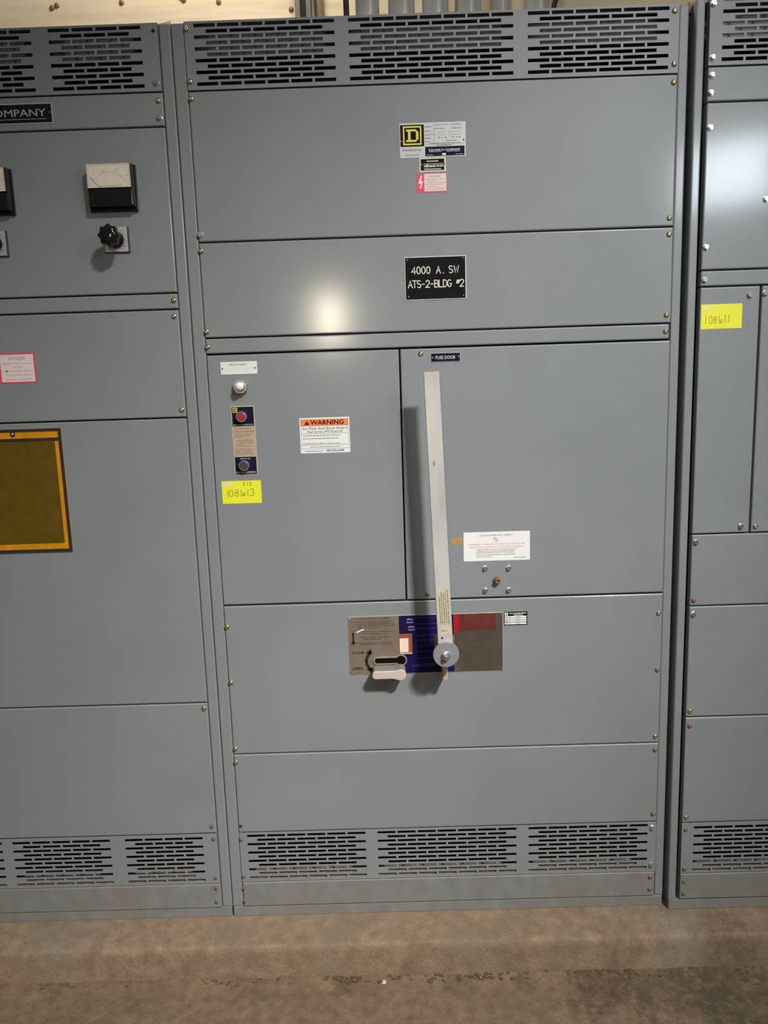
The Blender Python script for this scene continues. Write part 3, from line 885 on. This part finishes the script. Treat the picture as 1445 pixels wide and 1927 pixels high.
b.build('blue_lettering', mat('faint_blue_print', (0.075, 0.07, 0.17), .5), mp_)
b = MB()
b.rect(652, 764, 818.6, 819.2, y1 - .12)
for i in range(17):
    words(b, 656 + (6 if i % 3 else 0), 762, 811 - 6.1 * i, 1.8, y1 - .12, rnd, rnd.uniform(.8, 1), 5, 12, 1.4)
b.build('dark_lettering', mat('umber_ink', (0.045, 0.035, 0.025), .5), mp_)
for x, z, k in ((363, 863, riv), (364, 714, drive), (762, 862, drive), (762, 715, drive), (644, 716, drive)):
    link('plate_screw', k, mp_, None, (x, yb, z))
# position window with its flag
iw = MB().pan(492.8, 527, 764, 818, y1 - 1.0, y1, .4).build('position_window', FLAGBACK, mid, 'small window with a pale flag')
MB().pan(493.6, 517, 768, 806, y1 - 1.8, y1 - 1.0, .4).build('flag', FLAG, iw, 'pale pink position flag')
MB().box(493, 526, y1 - 5, y1 - 1, 763.5, 766.5).build('window_sill', ALU, iw)

# keyhole boss and the off-white close/open lever
def keyhole(x0, x1, zc, h, R, n=10, drop=0):
    """bar with a round left end and a bigger round head at the right"""
    hx = x1 - R
    a = math.degrees(math.asin(min(.99, h / 2 / R)))
    pts = []
    pts += arc(x0 + h / 2, zc, h / 2, h / 2, 90, 270, n)
    pts += arc(hx, zc + drop, R, R, -180 + a, 180 - a, 16)
    return pts[::1]
ko = keyhole(420.5, 512, 746, 22, 17)
kb = MB().outline(ko, [(yb, 0), (yb - 2.5, 0), (yb - 3.2, .7)]).build('key_boss', LEVERTOP, mid, 'keyhole shaped boss with black slot')
MB().outline(keyhole(426, 508.5, 746.5, 14, 12.5), [(yb - 3.2, 0), (yb - 3.5, 0)]).build('key_slot', mat('black_slot', (.005, .004, .004), .6, spec=.05), kb)
lvp = []
lvp += arc(420 + 7, 723, 7, 10, 90, 270, 9)
lvp += [(472, 713)]
lvp += arc(493, 722, 14.5, 14.5, 235, 480, 14)
lvp += [(478, 733)]
lv = MB().outline(lvp, [(yb, 0), (yb - 42, 0)]).build('switch_lever', LEVERTOP, mid, 'protruding off-white close and open lever')
MB().outline(lvp, [(yb - 42, -.5), (yb - 46, -.5), (yb - 47.2, .3), (yb - 47.6, 1.6)]).build('lever_face', LEVER, lv, 'off-white lever face')

# ------------------------------------------------------------------ long operating handle
hx, hz = 608.6, 794.5
top = (587, 1493.5)
ang = math.atan2(hx - top[0], top[1] - hz)
def rotp(u, v):   # handle axes: u across, v along from pivot up
    return (hx + u * math.cos(ang) - v * math.sin(ang), hz + v * math.cos(ang) + u * math.sin(ang))
L_ = math.hypot(hx - top[0], top[1] - hz)
def hy(v, base):       # the bar stands 100 mm clear of the panels
    return base - 28.0
def bar_piece(name, quad, back, front, material, parent, label=None, inset_=0.0):
    """box whose front and back follow the lean of the bar; quad = [(u, v)]"""
    r0 = [(*rotp(u, v), hy(v, back)) for u, v in quad]
    r1 = [(*rotp(u, v), hy(v, front + inset_)) for u, v in quad]
    cu, cv = sum(q[0] for q in quad) / 4, sum(q[1] for q in quad) / 4
    r2 = [(*rotp(u + (inset_ if u < cu else -inset_), v + (inset_ if v < cv else -inset_)), hy(v, front)) for u, v in quad]
    rs = [r0, r1, r2] if inset_ else [r0, r1]
    return MB().rings([[(x, y, z) for x, z, y in r] for r in rs]).build(name, material, parent, label)
ha = bar_piece('operating_handle', [(-18.6, -14), (18.6, -14), (18.6, L_), (-18.6, L_)], -64, -72, BAR, mid, 'long pale metal operating handle standing upright', 1.0)
bar_piece('handle_sticker', [(-17.3, 50), (17.3, 50), (17.3, 172), (-17.3, 172)], -72, -72.3, STICK, ha, 'aged beige instruction sticker with upright brown text')
b = MB()
for k in range(5):
    u = 10.5 - 5.2 * k
    v = 76 + (k % 2) * 4
    top_v = (166, 166, 158, 162, 150)[k]
    while v < top_v:
        l = rnd.uniform(.7, 1.5)
        wdt = rnd.choice((1.7, 1.8, 2.4))
        b.add([(x, hy(vv, -72.45), z) for (x, z), vv in ((rotp(u, v), v), (rotp(u + wdt, v), v), (rotp(u + wdt, v + l), v + l), (rotp(u, v + l), v + l))], [(0, 1, 2, 3)])
        v += l + .4
        if rnd.random() < .16:
            v += 1.0
b.add([(x, hy(60, -72.5), z) for x, z in (rotp(-8, 60), rotp(6, 60), rotp(6, 61.2), rotp(-8, 61.2))], [(0, 1, 2, 3)])
b.build('sticker_lettering', BROWNINK, ha)
MB().cyl(*rotp(-7.5, 42), [(-100, 2.6), (-100.6, 2.6)], 10).build('pin_hole', DARK, ha)
b = MB()
b.add([(x, hy(v, -72.25), z) for (x, z), v in ((rotp(-8, 481), 481), (rotp(-5, 474), 474), (rotp(-2.5, 477), 477), (rotp(-2, 485), 485), (rotp(-6, 489), 489))], [(0, 1, 2, 3, 4)])
b.build('dark_smudge', mat('smudge', (.25, .25, .25), .5), ha)
MB().pan(583, 634, 797, 822, -66, -34, 1.5).build('hub_bracket', RUST, ha)
MB().cyl(hx, hz, [(-100, 32.8), (-106.5, 32.8), (-107.5, 31.9)], 48).build('pivot_disc', DISC, ha, 'round zinc pivot disc')
b = MB()
b.cyl(hx - 1, hz - 3, [(-107.5, 12.3), (-109.5, 12.3), (-110, 11.6)], 24)
b.cyl(hx - 1, hz - 3, [(-109.8, 9.3), (-117, 9.3), (-118.5, 7.8)], 6, .2)
b.cyl(hx - 1, hz - 3, [(-118, 5), (-123, 5), (-124, 4)], 14)
b.build('pivot_bolt', STEEL, ha)
MB().cyl(hx, hz, [(yb, 20), (-60, 20), (-92, 17)], 24).build('pivot_shaft', STRUT, ha)
MB().pan(602.5, 616, 708, 770, -58, -20, 1.0).build('stop_block', TAN, ha, 'tan stop block under the pivot disc')

# small ratings label
sl = plate(mid, 'rating_sticker', 770.5, 832, 832.5, 869.5, INK, 'small black and white sticker right of the long instruction plate', .4)
yy = lay(1, YF - .4)
b = MB()
for z in (853.2, 847.4, 841.4, 835.2):
    b.rect(772.5, 829.5, z, z + 4.6, yy)
b.rect(772.5, 781, 859.5, 867.5, yy)
words(b, 785, 828, 863.8, 2.6, yy, rnd, 1, 3, 6, .5); words(b, 796, 820, 859.4, 2.2, yy, rnd, 1, 3, 6, .5)
b.build('white_rows', WHITE, sl)
b = MB()
for z in (854.6, 848.8, 842.8, 836.6):
    words(b, 774, 788, z, 1.4, yy - .12, rnd); words(b, 802, 812, z, 1.4, yy - .12, rnd)
b.rect(775, 778.5, 861.5, 865.5, yy - .12)
b.build('lettering', GREYINK, sl)

# ------------------------------------------------------------------ fittings, left section
cp = plate(lef, 'maker_plate', -622, -293, 2106.5, 2152.5, ALU, 'black maker plate with silver capital letters', 1.2)
MB().rect(-620, -295, 2109, 2150, lay(1, YF - 1.2)).build('black_face', mat('plum_black', (.010, .007, .008), .45, spec=.2), cp)
b = MB()
text_geo(b, 'SQUARE D COMPANY', -308, 2123.5, 16.5, lay(2, YF - 1.2), 'R', 300, bold=.012)
b.rect(-606, -308, 2116.6, 2117.8, lay(2, YF - 1.2))
b.build('lettering', mat('silver_letters', (.42, .38, .40), .4, .2), cp)
for x in (-616, -299.5):
    link('plate_screw', drive, cp, None, (x, YF - 1.2, 2131))

def meter(dx, label):
    x0, x1, z0, z1 = -221 + dx, -105.5 + dx, 1901, 2006
    me = MB().pan(x0, x1, z0, z1, -11, YF, 1.5).build('panel_meter', GLOSSBLACK, lef, label)
    a0, a1, c0, c1 = x0 + 5.5, x1 - 3.5, z0 + 8, z1 - 2
    MB().outline([(a0, c0), (a1, c0), (a1, 1949), (a0, 1949)], [(-11, -1), (-27, 0), (-31, 1.5), (-32, 3)]).build('meter_front', GLOSSBLACK, me)
    MB().outline([(a0, 1949), (a1, 1949), (a1, c1), (a0, c1)], [(-11, -1), (-29, 0), (-31.4, 1.2)]).build('window_case', GLOSSBLACK, me)
    MB().pan(a0 + .6, a1 - 2.2, 1949.6, c1 - .6, -32, -31.2, .4).build('meter_window', mat('meter_bezel', (.62, .52, .44), .25), me)
    MB().rect(a0 + 5, a1 - 6, 1950, c1 - 5, -32.2).build('dial', DIAL, me)
    d = MB()
    text_geo(d, 'A-C KILOWATTS', (a0 + a1) / 2 + 3, 1951.5, 3.4, -32.4, 'C', 48)
    for x, z in ((12, 36), (36, 44), (68, 44), (92, 32)):
        text_geo(d, str((1, 2, 3, 4)[(12, 36, 68, 92).index(x)]), a0 + 5 + x, 1942 + z, 4, -32.4, 'C')
    d.ribbon(arc((a0 + a1) / 2, 1925, 52, 60, 150, 30, 16), .3, -32.4)
    d.build('scale', GREYINK, me)
    MB().ribbon([(a0 + 9, 1974), (a0 + 26, 1954), (a0 + 34, 1949.5)], .8, -32.5).build('needle', INK, me)
    MB().cyl((a0 + a1) / 2, 1925, [(-32, 3), (-33, 3), (-33.6, 2)], 14).build('zero_screw', BLACK, me)
    return me
meter(0, 'whole panel meter with a pale dial over a black base')
meter(-299, 'panel meter cut off by the left picture edge')

def knob(dx, label):
    x, z = -165 + dx, 1836
    k = MB().pan(x - 30, x + 30.5, z - 30, z + 30, -8, YF, 1.2).build('selector_switch', mat('dark_bezel', (.05, .03, .03), .5), lef, label)
    MB().pan(x - 29.5, x + 27, z - 28, z + 29.5, -9, -8, .3).build('switch_plate', ALU, k)
    d = MB()
    for q in ((-20, 18), (14, 20), (20, -16)):
        words(d, x + q[0] - 5, x + q[0] + 5, z + q[1], 1.6, -9.2, rnd)
    d.build('lettering', GREYINK, k)
    MB().cyl(x, z, [(-9, 19), (-14, 19), (-16, 13), (-38, 12), (-42, 15)], 24).build('knob_neck', GLOSSBLACK, k, None, True)
    n = 48
    def ring(y, r, f):
        return [(x + (r + f * math.cos(8 * 2 * PI * i / n)) * math.cos(2 * PI * i / n), y, z + (r + f * math.cos(8 * 2 * PI * i / n)) * math.sin(2 * PI * i / n)) for i in range(n)]
    MB().rings([ring(-40, 14, 0), ring(-44, 21, 1.6), ring(-50, 24, 2.2), ring(-60, 24, 2.2), ring(-66, 21, 1.6), ring(-70, 15, .5), ring(-71.5, 6, 0)]).build('fluted_knob', GLOSSBLACK, k, 'black fluted knob', True)
    return k
knob(0, 'black fluted selector knob on a square silver plate')
knob(-297, 'selector switch plate cut off by the left picture edge')

dl = plate(lef, 'danger_sticker', -489, -395, 1501, 1576, PINKRED, 'white danger sticker with a red border above the document pouch', .4)
yy = lay(1, YF - .4)
MB().rect(-484, -400, 1505, 1572, yy).build('white_field', PINKWHITE, dl)
b = MB()
text_geo(b, 'DANGER', -441, 1558.5, 9, yy - .12, 'C', 42)
text_geo(b, 'HAZARD OF ELECTRIC SHOCK', -441, 1548.5, 3.6, yy - .12, 'C', 76)
text_geo(b, 'OR BURN', -441, 1539.5, 3.6, yy - .12, 'C', 24)
text_geo(b, 'TURN OFF POWER SUPPLYING', -441, 1530, 3.6, yy - .12, 'C', 78)
text_geo(b, 'THIS EQUIPMENT BEFORE', -441, 1520, 3.6, yy - .12, 'C', 64)
text_geo(b, 'WORKING ON OR INSIDE', -441, 1509.5, 3.6, yy - .12, 'C', 64)
b.build('lettering', REDTEXT, dl)
MB().cyl(-469, 1531.5, [(yy, 2), (yy - .3, 2)], 8).build('speck', INK, dl)

# document pouch hanging on the lower left cover
dp = thing('document_pouch', 'orange shop ticket pouch with black binding hanging on the left cabinet', 'document holder', (-463, -4, 1070))
px0, px1, pz0, pz1 = -578, -348.5, 1070, 1387
MB().pan(px0, px1, pz0, pz1, -5.5, YF - .1, .6).build('backing', VINYL, dp)
b = MB()
b.box(px0, px1, -8.2, -5.0, pz1 - 6, pz1); b.box(px0, px1, -8.2, -5.0, pz0, pz0 + 6)
b.box(px0, px0 + 7, -8.2, -5.0, pz0 + 6, pz1 - 6); b.box(px1 - 6.5, px1, -8.2, -5.0, pz0 + 6, pz1 - 6)
b.build('edge_binding', STITCH, dp)
MB().box(px0 + 7, px1 - 6.5, -8.0, -5.6, 1356.5, 1363.5).build('pocket_binding', STITCH, dp)
MB().pan(px0 + 20, px1 - 18, 1092, 1356.5, -7.0, -5.6, .3).build('pocket_film', OCHRE, dp)
gr = MB().cyl(-471, 1374.5, [(-5.5, 6.2), (-7.5, 6.2), (-8.2, 5)], 18).build('grommet', STITCH, dp)
MB().cyl(-471, 1374.5, [(-8.2, 3.2), (-9.2, 3.2), (-10, 2)], 14).build('grommet_screw', STEEL, gr)

# ------------------------------------------------------------------ fittings, right section
ry = inventory(rig, 1253, 1353, 1577, 1635.5, RY, 'yellow inventory sticker with handwritten number 108611')
b = MB()
yy = RY - .5
for ch, x, h in (('1', 1260, 19), ('0', 1272, 18), ('8', 1283, 17), ('6', 1296.5, 18), ('1', 1307, 19), ('1', 1316, 18)):
    strokes(b, ch, x, 1589.5 + (x - 1260) * .03, h, 1.0, yy, .8, 0.0, .85)
b.build('handwriting', MARKER, ry)
MB().rect(1258.5, 1280, 1624, 1629, yy).build('white_patch', PINKWHITE, ry)

# ------------------------------------------------------------------ litter on the floor
def lump(name, x, y, z, r, material, seed, flat_=.6):
    rr = random.Random(seed)
    n, vs = 7, []
    rs = []
    for k, (h, s) in enumerate(((0, .8), (.35, 1.0), (.75, .7), (1.0, .25))):
        rs.append([(x + r * s * rr.uniform(.7, 1.2) * math.cos(2 * PI * i / n), y + r * s * rr.uniform(.6, 1.1) * math.sin(2 * PI * i / n), z + h * r * flat_ * rr.uniform(.85, 1.1)) for i in range(n)])
    return MB().rings(rs).build(name, material)
o = lump('concrete_chip', 423, -138, -99, 9, CHIP, 1)
tag(o, 'small white concrete chip on the floor below the handle', 'pebble')
o = lump('concrete_chip', -12, -130, -97, 9, CHIP, 2, .5)
tag(o, 'small pale concrete chip at the foot of the left cabinet', 'pebble')
rd_ = random.Random(21)
b = MB()
for i in range(210):
    x = rd_.uniform(-500, 1450)
    if rd_.random() < .5:
        x = rd_.choice([300, 325, -10, -30, -456, 560, 640, 700, 940, 1010, 1060, 1080, 1230, 1300]) + rd_.gauss(0, 22)
    y = -123 - abs(rd_.gauss(0, 10))
    r = rd_.uniform(1.2, 5.0)
    n = 5
    ph = rd_.uniform(0, 6)
    b.rings([[(x + r * s * 1.9 * rd_.uniform(.5, 1.3) * math.cos(ph + 2 * PI * k / n), y + r * s * math.sin(ph + 2 * PI * k / n) * rd_.uniform(.6, 1.2), -91.0 + max(-7.5, (122 + y) * .22) + h * r) for k in range(n)] for h, s in ((-1.2, 1), (.25, .9), (.6, .35))])
o = b.build('dirt_crumbs', DIRT)
o['kind'] = 'stuff'
o['label'] = 'dark dirt crumbs along the foot of the concrete pad'
o['category'] = 'dirt'
